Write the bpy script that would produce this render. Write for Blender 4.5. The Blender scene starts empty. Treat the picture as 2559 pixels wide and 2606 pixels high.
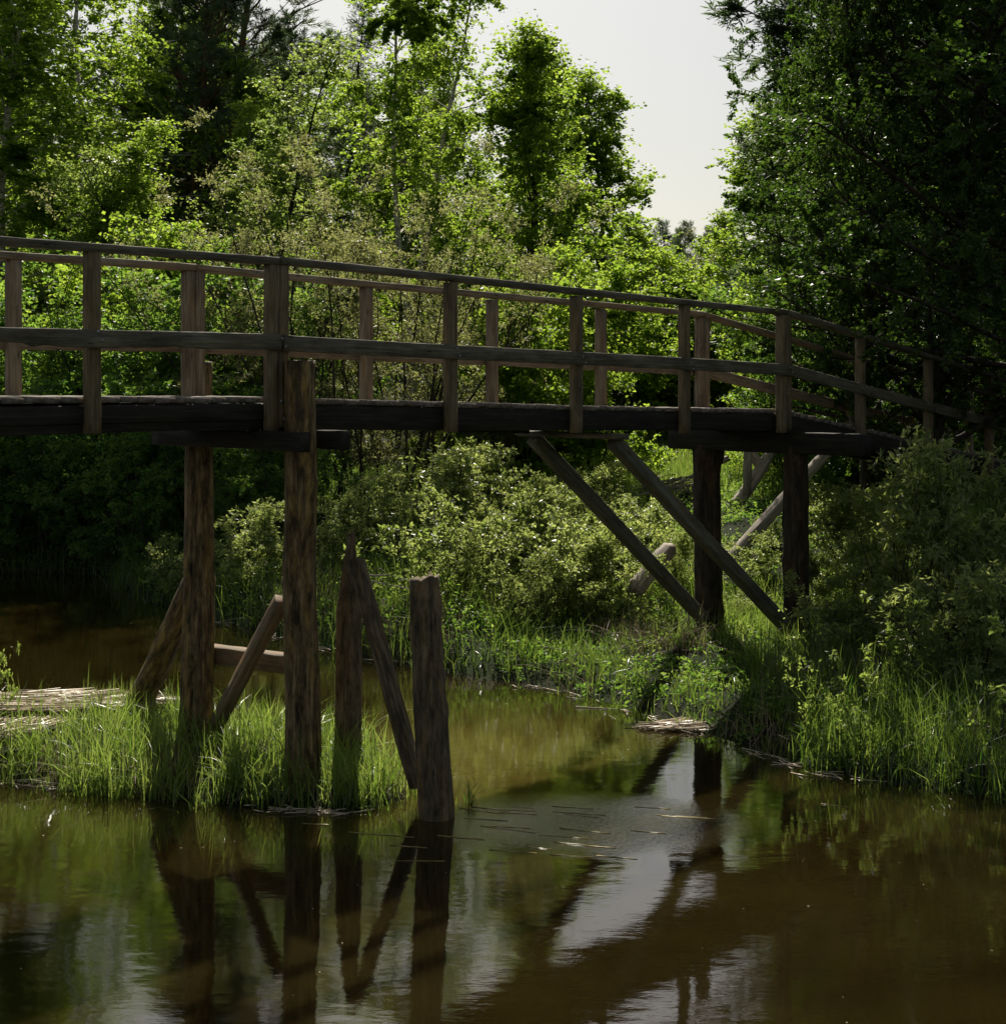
import bpy, math, random
import numpy as np
from mathutils import Matrix, Vector

# ------------------------------------------------------------------ camera, sky, sun, exposure
SC = bpy.context.scene
F, CX, YH, HC = 4000.0, 1280.0, 955.0, 3.3        # lens in photo pixels, horizon row, eye height over the water
cam = bpy.data.cameras.new('camera')
camo = bpy.data.objects.new('camera', cam)
SC.collection.objects.link(camo)
camo.location = (0, 0, HC)
camo.rotation_euler = (math.pi / 2, 0, 0)
cam.sensor_fit = 'HORIZONTAL'
cam.sensor_width = 56
cam.lens = 56 * F / 2559
cam.shift_y = (YH - 1303) / 2559
cam.clip_end = 2000
SC.camera = camo

SUN_EL, SUN_AZ = math.radians(42), math.radians(-4.0)      # azimuth from +Y towards +X
w = bpy.data.worlds.new('World'); SC.world = w; w.use_nodes = True
nt = w.node_tree; nt.nodes.clear()
sky = nt.nodes.new('ShaderNodeTexSky'); sky.sky_type = 'NISHITA'; sky.sun_disc = False
sky.sun_elevation = SUN_EL; sky.sun_rotation = SUN_AZ; sky.air_density = 1.0; sky.dust_density = 2.0; sky.ozone_density = 1.2
bg = nt.nodes.new('ShaderNodeBackground'); bg.inputs[1].default_value = 0.054
wo = nt.nodes.new('ShaderNodeOutputWorld')
hs = nt.nodes.new('ShaderNodeHueSaturation'); hs.inputs['Saturation'].default_value = .55
wb = nt.nodes.new('ShaderNodeMix'); wb.data_type = 'RGBA'; wb.blend_type = 'MULTIPLY'; wb.inputs[0].default_value = 1; wb.inputs[7].default_value = (1, .985, .93, 1)
nt.links.new(sky.outputs[0], hs.inputs['Color']); nt.links.new(hs.outputs[0], wb.inputs[6]); nt.links.new(wb.outputs[2], bg.inputs[0]); nt.links.new(bg.outputs[0], wo.inputs[0])
sl = bpy.data.lights.new('sun', 'SUN'); sl.energy = 4.6; sl.angle = math.radians(0.53); sl.color = (1, .93, .80)
so = bpy.data.objects.new('sun', sl); SC.collection.objects.link(so)
sd = Vector((math.sin(SUN_AZ) * math.cos(SUN_EL), math.cos(SUN_AZ) * math.cos(SUN_EL), math.sin(SUN_EL)))
so.rotation_euler = sd.to_track_quat('Z', 'Y').to_euler()
SC.view_settings.view_transform = 'Standard'; SC.view_settings.look = 'None'
SC.view_settings.exposure = 0.55; SC.view_settings.gamma = 1
SC.cycles.use_denoising = True
SC.cycles.max_bounces = 8; SC.cycles.diffuse_bounces = 5; SC.cycles.glossy_bounces = 3
SC.cycles.transmission_bounces = 4; SC.cycles.sample_clamp_indirect = 6

rs = np.random.default_rng(7)

def at(x, y, Y):
    return np.array([(x - CX) / F * Y, Y, HC - (y - YH) / F * Y])

# ------------------------------------------------------------------ object helpers
def tag(o, label=None, cat=None, group=None, kind=None):
    if label: o['label'] = label
    if cat: o['category'] = cat
    if group: o['group'] = group
    if kind: o['kind'] = kind
    return o

def empty(name, loc, label, cat, group=None):
    o = bpy.data.objects.new(name, None); SC.collection.objects.link(o)
    o.location = loc; o.empty_display_size = .2
    return tag(o, label, cat, group)

def mesh_np(name, V, faces, mat, tint=None, smooth=False):
    """faces: list of (n,k) int arrays"""
    me = bpy.data.meshes.new(name)
    V = np.asarray(V, np.float32)
    me.vertices.add(len(V)); me.vertices.foreach_set('co', V.ravel())
    fl = [f for f in faces if len(f)]
    loops = np.concatenate([f.ravel() for f in fl]).astype(np.int32)
    sizes = np.concatenate([np.full(len(f), f.shape[1], np.int32) for f in fl])
    starts = np.concatenate([[0], np.cumsum(sizes)[:-1]]).astype(np.int32)
    me.loops.add(len(loops)); me.loops.foreach_set('vertex_index', loops)
    me.polygons.add(len(sizes)); me.polygons.foreach_set('loop_start', starts)
    me.polygons.foreach_set('loop_total', sizes)
    if smooth: me.polygons.foreach_set('use_smooth', np.ones(len(sizes), bool))
    if tint is not None:
        a = me.attributes.new('tint', 'FLOAT', 'FACE'); a.data.foreach_set('value', np.asarray(tint, np.float32))
    me.update(calc_edges=True)
    me.materials.append(mat)
    return me

def put(name, me, parent=None, M=None, base=None):
    o = bpy.data.objects.new(name, me); SC.collection.objects.link(o)
    if parent: o.parent = parent
    if M is not None: o.matrix_local = M
    return o

def world_mesh(name, V, faces, mat, parent=None, M=None, smooth=False, tint=None):
    """V in world space; M is the frame the object's own axes follow"""
    V = np.asarray(V, float)
    M = M or Matrix.Translation(Vector(V.mean(0)))
    Mi = np.array(M.inverted())
    L = V @ Mi[:3, :3].T + Mi[:3, 3]
    me = mesh_np(name, L, faces, mat, tint, smooth)
    o = bpy.data.objects.new(name, me); SC.collection.objects.link(o)
    if parent is not None:
        o.parent = parent; o.matrix_local = Matrix.Translation(-Vector(parent.location)) @ M
    else:
        o.matrix_local = M
    return o

def frame(p0, p1, up=(0, 0, 1)):
    x = np.array(p1, float) - np.array(p0, float); L = np.linalg.norm(x); x /= L
    u = np.array(up, float); y = np.cross(u, x); y /= np.linalg.norm(y); z = np.cross(x, y)
    M = Matrix(((x[0], y[0], z[0], p0[0]), (x[1], y[1], z[1], p0[1]), (x[2], y[2], z[2], p0[2]), (0, 0, 0, 1)))
    return M, L, x, y, z

def bar_geo(p0, p1, w, h, up=(0, 0, 1), ch=.008, n=None, wob=.002, seed=0, wavy=0, ragged=0):
    """sawn timber: w along y, h along z, centred on p0-p1; chamfered, slightly uneven"""
    M, L, x, y, z = frame(p0, p1, up)
    r = np.random.default_rng(seed)
    n = n or max(2, int(L / .12))
    a, b = w / 2, h / 2
    ring = np.array([(a, -b + ch), (a, b - ch), (a - ch, b), (-a + ch, b), (-a, b - ch), (-a, -b + ch), (-a + ch, -b), (a - ch, -b)])
    k = len(ring)
    t = np.linspace(0, L, n + 1)
    bowy = .35 * wob * L * np.sin(np.pi * t / L + r.uniform(0, 6)) ; bowz = .35 * wob * L * np.sin(1.6 * np.pi * t / L + r.uniform(0, 6))
    R = np.zeros((n + 1, k, 3))
    R[:, :, 0] = t[:, None]; R[:, :, 1] = ring[:, 0] + bowy[:, None]; R[:, :, 2] = ring[:, 1] + bowz[:, None]
    R[:, :, 1:] += r.normal(0, wob * .5, (n + 1, k, 2))
    if wavy:
        e = wavy * (np.sin(t * 5 + 1) + .6 * np.sin(t * 13) + .4 * np.sin(t * 31)) * np.clip(1.6 - abs(t - L * .45) / (L * .28), 0, 1)
        for j in (0, 5, 6, 7): R[:, j, 2] += np.maximum(e, -.3 * wavy)
    if ragged:
        R[0, :, 0] -= r.uniform(0, ragged, k); R[-1, :, 0] += r.uniform(0, ragged, k)
    V = np.array(p0) + R.reshape(-1, 3) @ np.array([x, y, z])
    i = np.arange(n)[:, None] * k; j = np.arange(k)[None]; j2 = (j + 1) % k
    q = np.stack([i + j, i + j2, i + k + j2, i + k + j], -1).reshape(-1, 4)
    caps = np.array([np.arange(k)[::-1], n * k + np.arange(k)])
    return V, q, caps, M

def bar(name, p0, p1, w, h, mat, parent=None, **kw):
    V, q, c, M = bar_geo(p0, p1, w, h, **kw)
    return world_mesh(name, V, [q, c], mat, parent, M)

def merge(parts):
    Vs, fs, off = [], {}, 0
    for V, *F_ in parts:
        Vs.append(V)
        for f in F_:
            f = np.asarray(f)
            if len(f): fs.setdefault(f.shape[1], []).append(f + off)
        off += len(V)
    return np.concatenate(Vs), [np.concatenate(v) for v in fs.values()]

def log_geo(p0, p1, r0, r1, seed=0, sides=22, rough=.03, knots=6, jag=0, bulge=None, tip=0):
    p0, p1 = np.array(p0, float), np.array(p1, float)
    up = (0, 1, 0) if abs((p1 - p0)[2]) > .7 * np.linalg.norm(p1 - p0) else (0, 0, 1)
    M, L, x, y, z = frame(p0, p1, up)
    r = np.random.default_rng(seed)
    n = max(6, int(L / .05)); t = np.linspace(0, 1, n + 1); th = np.linspace(0, 2 * np.pi, sides, endpoint=False)
    rad = (r0 + (r1 - r0) * t)[:, None] * np.ones(sides)
    for m in range(1, 6):
        rad = rad * (1 + rough * r.normal() * np.sin(m * th + 2.5 * r.normal() * t[:, None] * 2 + r.uniform(0, 6)) / m ** .6)
    fis = r.normal(0, rough * .45, sides)
    rad = rad * (1 + fis) * (1 + rough * .35 * np.sin(t[:, None] * L * 9 + r.uniform(0, 6, sides) * .6)) + r.normal(0, r0 * rough * .12, rad.shape)
    for _ in range(knots):
        kt, ka = r.uniform(.03, .97), r.uniform(0, 6.28)
        d2 = ((t[:, None] - kt) * L / .055) ** 2 + ((np.angle(np.exp(1j * (th - ka)))) * r0 / .045) ** 2
        rad = rad + r0 * r.uniform(.05, .14) * np.exp(-d2)
    if bulge:
        for bt, ba, bs, ws in bulge: rad = rad * (1 + bs * np.exp(-((t[:, None] - bt) * L / ws) ** 2) * (.5 + .5 * np.cos(th - ba)))
    cx = .02 * np.sin(t * 3 + r.uniform(0, 6)) * L * .35; cy = .02 * np.sin(t * 4 + r.uniform(0, 6)) * L * .35
    R = np.zeros((n + 1, sides, 3))
    R[:, :, 0] = t[:, None] * L
    if jag: R[-1, :, 0] += np.abs(r.normal(0, jag, sides)) - jag * .6
    if tip:
        k = t > 1 - tip / L; s = ((t - (1 - tip / L)) / (tip / L)).clip(0, 1)
        side = (.5 + .5 * np.cos(th - 2.2))
        rad = rad * (1 - s[:, None] * (.55 + .38 * side))
        cx = cx + s * r0 * .25
    R[:, :, 1] = rad * np.cos(th) + cx[:, None]; R[:, :, 2] = rad * np.sin(th) + cy[:, None]
    V = p0 + R.reshape(-1, 3) @ np.array([x, y, z])
    i = np.arange(n)[:, None] * sides; j = np.arange(sides)[None]; j2 = (j + 1) % sides
    q = np.stack([i + j, i + j2, i + sides + j2, i + sides + j], -1).reshape(-1, 4)
    # sunken, uneven end grain
    top = V[n * sides:(n + 1) * sides]; c = top.mean(0)
    inner = c + (top - c) * .5 + x * r.normal(-.5 * jag, max(jag * .9, .003), (sides, 1))
    a = len(V); V = np.concatenate([V, inner, [inner.mean(0)]])
    j = np.arange(sides); j2 = (j + 1) % sides
    q = np.concatenate([q, np.stack([n * sides + j, n * sides + j2, a + j2, a + j], -1)])
    tri = np.stack([a + j, a + j2, np.full(sides, a + sides)], -1)
    bot = np.array([np.arange(sides)[::-1]])
    return V, q, tri, bot, M

def log(name, p0, p1, r0, r1, mat, parent=None, **kw):
    V, q, t, b, M = log_geo(p0, p1, r0, r1, **kw)
    return world_mesh(name, V, [q, t, b], mat, parent, M, smooth=True)

# ------------------------------------------------------------------ materials
def new_mat(name):
    m = bpy.data.materials.new(name); m.use_nodes = True
    n = m.node_tree.nodes; n.clear()
    out = n.new('ShaderNodeOutputMaterial')
    return m, m.node_tree, n, m.node_tree.links, out

def ramp(n, stops):
    r = n.new('ShaderNodeValToRGB'); e = r.color_ramp.elements
    while len(e) < len(stops): e.new(.5)
    for el, (p, c) in zip(e, stops): el.position = p; el.color = (*c, 1)
    return r

def noise(n, l, vec, scale, detail=4, rough=.6):
    t = n.new('ShaderNodeTexNoise'); t.inputs['Scale'].default_value = scale
    t.inputs['Detail'].default_value = detail; t.inputs['Roughness'].default_value = rough
    if vec: l.new(vec, t.inputs['Vector'])
    return t

def mapping(n, l, vec, scale, loc=(0, 0, 0), rot=(0, 0, 0)):
    m = n.new('ShaderNodeMapping'); m.inputs['Scale'].default_value = scale
    m.inputs['Location'].default_value = loc; m.inputs['Rotation'].default_value = rot
    l.new(vec, m.inputs['Vector']); return m

def wood_mat(name, c_dark, c_mid, c_light, c_warm=None, warm=.5, stretch=(1, 22, 22), rough=.8, stains=.5, bump=.5, blotch=1.2):
    """grain runs along the object's own x"""
    m, t, n, l, out = new_mat(name)
    tc = n.new('ShaderNodeTexCoord'); oi = n.new('ShaderNodeObjectInfo')
    add = n.new('ShaderNodeVectorMath'); add.operation = 'ADD'
    sc = n.new('ShaderNodeVectorMath'); sc.operation = 'SCALE'; sc.inputs[0].default_value = (17, 31, 53)
    l.new(oi.outputs['Random'], sc.inputs['Scale']); l.new(tc.outputs['Object'], add.inputs[0]); l.new(sc.outputs[0], add.inputs[1])
    g = noise(n, l, mapping(n, l, add.outputs[0], stretch).outputs[0], 2.2, 6, .65)
    r1 = ramp(n, [(.3, c_dark), (.5, c_mid), (.72, c_light)]); l.new(g.outputs[0], r1.inputs[0])
    col = r1.outputs[0]
    if c_warm:
        b = noise(n, l, mapping(n, l, add.outputs[0], (stretch[0] * .9, stretch[1] * .35, stretch[2] * .35)).outputs[0], 1.6, 4, .6)
        r2 = ramp(n, [(.5, (0, 0, 0)), (.62, (warm,) * 3)]); l.new(b.outputs[0], r2.inputs[0])
        mx = n.new('ShaderNodeMix'); mx.data_type = 'RGBA'; l.new(r2.outputs[0], mx.inputs[0]); l.new(col, mx.inputs[6]); mx.inputs[7].default_value = (*c_warm, 1)
        col = mx.outputs[2]
    s = noise(n, l, mapping(n, l, add.outputs[0], (blotch, blotch * 3, blotch * 3)).outputs[0], 1.7, 5, .7)
    r3 = ramp(n, [(.36, (1 - stains,) * 3), (.62, (1, 1, 1))]); l.new(s.outputs[0], r3.inputs[0])
    ml = n.new('ShaderNodeMix'); ml.data_type = 'RGBA'; ml.blend_type = 'MULTIPLY'; ml.inputs[0].default_value = 1
    l.new(col, ml.inputs[6]); l.new(r3.outputs[0], ml.inputs[7])
    # knots: small dark spots
    v = n.new('ShaderNodeTexVoronoi'); v.inputs['Scale'].default_value = 3.2
    l.new(mapping(n, l, add.outputs[0], (1, 3.5, 3.5)).outputs[0], v.inputs['Vector'])
    r4 = ramp(n, [(.06, (.35, .35, .35)), (.13, (1, 1, 1))]); l.new(v.outputs['Distance'], r4.inputs[0])
    mk = n.new('ShaderNodeMix'); mk.data_type = 'RGBA'; mk.blend_type = 'MULTIPLY'; mk.inputs[0].default_value = 1
    l.new(ml.outputs[2], mk.inputs[6]); l.new(r4.outputs[0], mk.inputs[7])
    p = n.new('ShaderNodeBsdfPrincipled'); p.inputs['Roughness'].default_value = rough
    p.inputs['Specular IOR Level'].default_value = .3
    l.new(mk.outputs[2], p.inputs['Base Color'])
    bp = n.new('ShaderNodeBump'); bp.inputs['Strength'].default_value = bump; bp.inputs['Distance'].default_value = .01
    l.new(g.outputs[0], bp.inputs['Height']); l.new(bp.outputs[0], p.inputs['Normal'])
    l.new(p.outputs[0], out.inputs[0])
    return m

def leaf_mat(name, dark, light, tdark, tlight, trans=.5, rough=.48, spec=.35):
    m, t, n, l, out = new_mat(name)
    a = n.new('ShaderNodeAttribute'); a.attribute_name = 'tint'
    r1 = ramp(n, [(0, dark), (1, light)]); r2 = ramp(n, [(0, tdark), (1, tlight)])
    l.new(a.outputs['Fac'], r1.inputs[0]); l.new(a.outputs['Fac'], r2.inputs[0])
    p = n.new('ShaderNodeBsdfPrincipled'); p.inputs['Roughness'].default_value = rough
    p.inputs['Specular IOR Level'].default_value = spec
    l.new(r1.outputs[0], p.inputs['Base Color'])
    tr = n.new('ShaderNodeBsdfTranslucent'); l.new(r2.outputs[0], tr.inputs[0])
    mx = n.new('ShaderNodeMixShader'); mx.inputs[0].default_value = trans
    l.new(p.outputs[0], mx.inputs[1]); l.new(tr.outputs[0], mx.inputs[2]); l.new(mx.outputs[0], out.inputs[0])
    return m

def bark_mat(name, c1, c2, birch=False):
    m, t, n, l, out = new_mat(name)
    tc = n.new('ShaderNodeTexCoord')
    g = noise(n, l, mapping(n, l, tc.outputs['Object'], (9, 9, 14) if birch else (9, 9, 1.6)).outputs[0], 1.5, 5, .65)
    r = ramp(n, [(.38, c1), (.5 if birch else .62, c2)]); l.new(g.outputs[0], r.inputs[0])
    p = n.new('ShaderNodeBsdfPrincipled'); p.inputs['Roughness'].default_value = .85; p.inputs['Specular IOR Level'].default_value = .2
    l.new(r.outputs[0], p.inputs['Base Color']); l.new(p.outputs[0], out.inputs[0])
    return m

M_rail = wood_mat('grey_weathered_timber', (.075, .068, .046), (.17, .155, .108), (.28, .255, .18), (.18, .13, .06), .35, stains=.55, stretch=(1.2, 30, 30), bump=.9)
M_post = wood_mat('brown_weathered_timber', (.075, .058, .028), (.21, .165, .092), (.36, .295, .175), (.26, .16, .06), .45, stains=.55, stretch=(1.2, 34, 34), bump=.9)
M_far = wood_mat('deck_lit_brown_timber', (.12, .090, .055), (.31, .245, .165), (.48, .385, .265), (.32, .20, .09), .5, stains=.5, stretch=(1.2, 34, 34), bump=.9)  # paler copy of the post timber, light bounced off the deck painted in
M_dark = wood_mat('dark_timber', (.012, .011, .008), (.026, .023, .016), (.052, .046, .032), None, stains=.5)  # near-black timber tone for stringers, cap beams and bearer
M_deck = wood_mat('deck_boards', (.10, .085, .07), (.20, .17, .14), (.34, .29, .24), None, stains=.3, stretch=(1, 14, 14))
M_log = wood_mat('peeled_pine_log', (.025, .019, .011), (.215, .150, .066), (.44, .32, .155), (.36, .225, .05), .6, stretch=(1.3, 17, 17), stains=.85, bump=1.0, blotch=2.6)
M_darklog = wood_mat('dark_weathered_log', (.012, .010, .007), (.05, .040, .026), (.11, .085, .055), (.16, .075, .025), .5, stretch=(1.3, 17, 17), stains=.8, bump=1.0, blotch=2.4)  # much darker log tone, used on the right pier
M_strut = wood_mat('greenish_strut_timber', (.05, .05, .034), (.15, .145, .10), (.25, .24, .17), (.16, .10, .04), .4, stains=.5)
M_brace = wood_mat('brace_timber', (.09, .066, .036), (.20, .145, .085), (.31, .235, .14), (.40, .19, .05), .5, stains=.4)
M_old = wood_mat('old_grey_log', (.06, .045, .027), (.17, .13, .072), (.31, .24, .14), (.28, .16, .06), .4, stretch=(1.2, 19, 19), stains=.75, bump=1.0, blotch=3)
M_drift = wood_mat('bleached_driftwood', (.17, .135, .10), (.42, .355, .28), (.64, .56, .45), None, stains=.4, stretch=(.8, 14, 14))

M_birch = leaf_mat('birch_leaf', (.035, .075, .012), (.09, .155, .025), (.22, .38, .03), (.50, .66, .07), .64)
M_alder = leaf_mat('alder_leaf', (.028, .062, .012), (.07, .125, .026), (.05, .12, .012), (.15, .26, .025), .45)
M_pale = leaf_mat('sallow_leaf', (.06, .105, .03), (.14, .20, .06), (.24, .36, .05), (.48, .60, .12), .55)
M_willow = leaf_mat('willow_leaf', (.07, .105, .04), (.19, .24, .11), (.30, .40, .07), (.58, .66, .18), .55, .36, .55)
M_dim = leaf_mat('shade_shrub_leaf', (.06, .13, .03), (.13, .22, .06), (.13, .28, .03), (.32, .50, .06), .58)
M_olive = leaf_mat('olive_willow_leaf', (.07, .08, .04), (.16, .17, .09), (.26, .29, .07), (.46, .48, .16), .5)
M_pine = leaf_mat('pine_needle', (.055, .095, .050), (.11, .16, .075), (.09, .15, .06), (.18, .25, .09), .4)
M_grass = leaf_mat('grass_blade', (.04, .085, .012), (.16, .21, .06), (.14, .27, .02), (.42, .52, .10), .5, .32, .8)
M_bgrass = leaf_mat('shade_toned_grass_blade', (.02, .05, .010), (.11, .15, .045), (.06, .15, .012), (.30, .40, .06), .48, .32, .8)  # darker copy of the grass tone, with the bank's shade painted in
M_dry = leaf_mat('dry_stalk', (.16, .10, .055), (.42, .33, .21), (.10, .07, .04), (.25, .20, .12), .2, .6)
M_bark = bark_mat('dark_bark', (.018, .015, .011), (.075, .062, .046))
M_bbark = bark_mat('birch_bark', (.05, .045, .038), (.62, .56, .46), True)
M_pbark = bark_mat('pine_bark', (.05, .030, .018), (.22, .12, .065))

# ------------------------------------------------------------------ ground and water
EDGE = np.array([(-400, 40), (-60, 27.5), (-20, 26.6), (-8.5, 26.4), (-6.9, 26.0), (-5.4, 23.2), (-3.8, 21), (-2.0, 18.9), (-.8, 17.6), (.5, 16.5),
                 (1.4, 15.2), (1.86, 14.4), (2.5, 13.2), (3.2, 12.6), (3.9, 12.2), (7, 11), (14, 8), (40, 2), (400, -60)], float)
ISL = np.array([(-7, 13.6), (-4.6, 13.05), (-3.1, 12.35), (-2.0, 11.95), (-1.1, 11.85), (-.72, 12.15), (-.75, 12.8), (-1.3, 13.6), (-2.4, 14.3), (-4, 14.7), (-7, 15.2)], float)

def seg_dist(X, Y, poly, closed):
    P = np.stack([X, Y], -1); d = np.full(X.shape, 1e9)
    n = len(poly)
    for i in range(n if closed else n - 1):
        a, b = poly[i], poly[(i + 1) % n]; e = b - a
        t = (((P - a) @ e) / (e @ e)).clip(0, 1)
        d = np.minimum(d, np.hypot(*(np.moveaxis(P - a - t[..., None] * e, -1, 0))))
    return d

def inside(X, Y, poly):
    r = np.zeros(X.shape, bool); n = len(poly)
    for i in range(n):
        (x1, y1), (x2, y2) = poly[i], poly[(i + 1) % n]
        c = ((y1 > Y) != (y2 > Y)) & (X < (x2 - x1) * (Y - y1) / ((y2 - y1) + 1e-12) + x1)
        r ^= c
    return r

def bumps(X, Y):
    return .05 * np.sin(X * 1.7 + .6 * Y) + .04 * np.sin(2.3 * Y - X * .9 + 1) + .025 * np.sin(5.1 * X + 1.3) * np.sin(4.3 * Y)

def bank_s(X, Y):
    d = seg_dist(X, Y, EDGE, False)
    return np.where(Y > np.interp(X, EDGE[:, 0], EDGE[:, 1]), d, -d)

def gz(X, Y):
    X = np.asarray(X, float); Y = np.asarray(Y, float)
    s = bank_s(X, Y)
    left = np.clip((-2 - X) / 4, 0, 1)
    h = np.interp(s, [-6, -1, 0, .45, 2.5, 5, 8.5, 16, 40], [-1.2, -.45, -.02, .34, .50, .84, 1.25, 1.5, 1.9])
    h2 = np.interp(s, [-6, -1, 0, .5, 1.5, 4, 16, 40], [-1.2, -.45, -.02, .2, .45, .9, 1.5, 1.9])
    h3 = np.interp(s, [-6, -1, 0, .45, 2.5, 5, 8.5, 16, 40], [-1.2, -.45, -.02, .13, .22, .55, 1.2, 1.5, 1.9]); rt = np.clip((X + .6) / 1.2, 0, 1)
    h = h * np.clip(1 - left - rt, 0, 1) + h2 * left + h3 * rt
    h = h + bumps(X, Y) * np.clip(s / 1.5, 0, 1) + np.where(s > 40, (s - 40) * .004, 0)
    di = seg_dist(X, Y, ISL, True); di = np.where(inside(X, Y, ISL), di, -di)
    hi = np.interp(di, [-1.2, 0, .25, .9], [-.6, -.015, .07, .13]) + bumps(X * 2, Y * 2) * .3 * np.clip(di * 3, 0, 1)
    near = np.interp(Y + .12 * X, [-3, 1.5, 3.2, 5], [1.7, 1.5, .1, -.8])
    return np.maximum(np.maximum(h, hi), near)

def axis(a, b, step, far, k=1.22):
    c = list(np.arange(a, b, step)); s = step; x = c[-1]
    while x < far: s *= k; x += s; c.append(x)
    s = step; x = a; pre = []
    while x > -far: s *= k; x -= s; pre.append(x)
    return np.array(pre[::-1] + c)

gx, gy = axis(-11, 10, .16, 600), axis(2, 34, .16, 600)
GX, GY = np.meshgrid(gx, gy, indexing='ij'); GZ = gz(GX, GY)
V = np.stack([GX, GY, GZ], -1).reshape(-1, 3)
i = np.arange(len(gx) - 1)[:, None] * len(gy); j = np.arange(len(gy) - 1)[None]
q = np.stack([i + j, i + len(gy) + j, i + len(gy) + j + 1, i + j + 1], -1).reshape(-1, 4)
m, t, n, l, out = new_mat('earth_and_moss')
tc = n.new('ShaderNodeTexCoord')
a = noise(n, l, tc.outputs['Object'], .9, 6, .7); b = noise(n, l, tc.outputs['Object'], 14, 6, .7)
r = ramp(n, [(.35, (.016, .012, .007)), (.5, (.022, .030, .010)), (.68, (.045, .070, .018))]); l.new(a.outputs[0], r.inputs[0])
r2 = ramp(n, [(.3, (.4, .4, .4)), (.7, (1.2, 1.2, 1.2))]); l.new(b.outputs[0], r2.inputs[0])
mx = n.new('ShaderNodeMix'); mx.data_type = 'RGBA'; mx.blend_type = 'MULTIPLY'; mx.inputs[0].default_value = 1
l.new(r.outputs[0], mx.inputs[6]); l.new(r2.outputs[0], mx.inputs[7])
p = n.new('ShaderNodeBsdfPrincipled'); p.inputs['Roughness'].default_value = .95; p.inputs['Specular IOR Level'].default_value = .1
l.new(mx.outputs[2], p.inputs['Base Color'])
bp = n.new('ShaderNodeBump'); bp.inputs['Strength'].default_value = .8; bp.inputs['Distance'].default_value = .05
l.new(b.outputs[0], bp.inputs['Height']); l.new(bp.outputs[0], p.inputs['Normal']); l.new(p.outputs[0], out.inputs[0])
M_ground = m
g = put('ground', mesh_np('ground', V, [q], M_ground, smooth=True)); tag(g, kind='structure')

m, t, n, l, out = new_mat('brown_river_water')
tc = n.new('ShaderNodeTexCoord')
big = noise(n, l, mapping(n, l, tc.outputs['Object'], (.8, 1.1, 1)).outputs[0], .9, 3, .55)
fine = noise(n, l, mapping(n, l, tc.outputs['Object'], (1.0, 2.2, 1), rot=(0, 0, .35)).outputs[0], 5.0, 3, .5)
tiny = noise(n, l, mapping(n, l, tc.outputs['Object'], (1, 2.0, 1), rot=(0, 0, -.3)).outputs[0], 24, 3, .6)
# patch of livelier ripples where the current runs past the old posts
vs = n.new('ShaderNodeVectorMath'); vs.operation = 'SUBTRACT'; vs.inputs[1].default_value = (.55, 11.6, 0)
l.new(tc.outputs['Object'], vs.inputs[0])
vm = mapping(n, l, vs.outputs[0], (.75, 1.1, 1)); ln = n.new('ShaderNodeVectorMath'); ln.operation = 'LENGTH'; l.new(vm.outputs[0], ln.inputs[0])
rp = ramp(n, [(0, (1, 1, 1)), (1, (0, 0, 0))]); l.new(ln.outputs['Value'], rp.inputs[0])
def math_(op, a, b):
    k = n.new('ShaderNodeMath'); k.operation = op
    for i_, x_ in enumerate((a, b)):
        if isinstance(x_, (int, float)): k.inputs[i_].default_value = x_
        else: l.new(x_, k.inputs[i_])
    return k.outputs[0]
amp = math_('ADD', math_('MULTIPLY', rp.outputs[0], 1.3), .04)
hsum = math_('ADD', math_('ADD', math_('MULTIPLY', big.outputs[0], .08), math_('MULTIPLY', fine.outputs[0], .011)), math_('MULTIPLY', math_('MULTIPLY', tiny.outputs[0], amp), .07))
bp = n.new('ShaderNodeBump'); bp.inputs['Strength'].default_value = 1; bp.inputs['Distance'].default_value = .06
l.new(hsum, bp.inputs['Height'])
sed = noise(n, l, mapping(n, l, tc.outputs['Object'], (.7, .7, 1)).outputs[0], .8, 4, .6)
cr = ramp(n, [(.35, (.0115, .0078, .0020)), (.65, (.021, .0150, .0034))]); l.new(sed.outputs[0], cr.inputs[0])
p = n.new('ShaderNodeBsdfPrincipled'); p.inputs['Roughness'].default_value = .02; p.inputs['IOR'].default_value = 1.75; p.subsurface_method = 'BURLEY'; p.inputs['Subsurface Weight'].default_value = 1; p.inputs['Subsurface Radius'].default_value = (1, .8, .5); p.inputs['Subsurface Scale'].default_value = .35;
# sunlit glow over shallows right of the old posts, painted into the colour
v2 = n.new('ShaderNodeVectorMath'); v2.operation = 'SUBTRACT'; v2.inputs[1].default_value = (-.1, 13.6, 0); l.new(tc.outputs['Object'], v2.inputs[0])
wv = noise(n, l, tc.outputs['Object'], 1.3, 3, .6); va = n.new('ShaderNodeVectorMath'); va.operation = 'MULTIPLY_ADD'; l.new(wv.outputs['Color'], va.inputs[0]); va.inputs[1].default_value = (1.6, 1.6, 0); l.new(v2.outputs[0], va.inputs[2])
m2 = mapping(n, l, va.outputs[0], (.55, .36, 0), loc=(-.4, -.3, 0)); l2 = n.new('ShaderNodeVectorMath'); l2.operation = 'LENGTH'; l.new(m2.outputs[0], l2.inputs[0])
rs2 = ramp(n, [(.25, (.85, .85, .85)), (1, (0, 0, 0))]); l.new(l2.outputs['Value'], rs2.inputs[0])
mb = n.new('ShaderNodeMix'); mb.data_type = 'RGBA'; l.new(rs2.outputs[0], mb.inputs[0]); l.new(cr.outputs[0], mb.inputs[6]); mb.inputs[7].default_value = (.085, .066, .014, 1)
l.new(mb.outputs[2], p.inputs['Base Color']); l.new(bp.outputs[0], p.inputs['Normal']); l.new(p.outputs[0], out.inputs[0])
M_water = m
V = np.array([(-600, -300, 0), (600, -300, 0), (600, 60, 0), (-600, 60, 0)], float)
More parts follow.
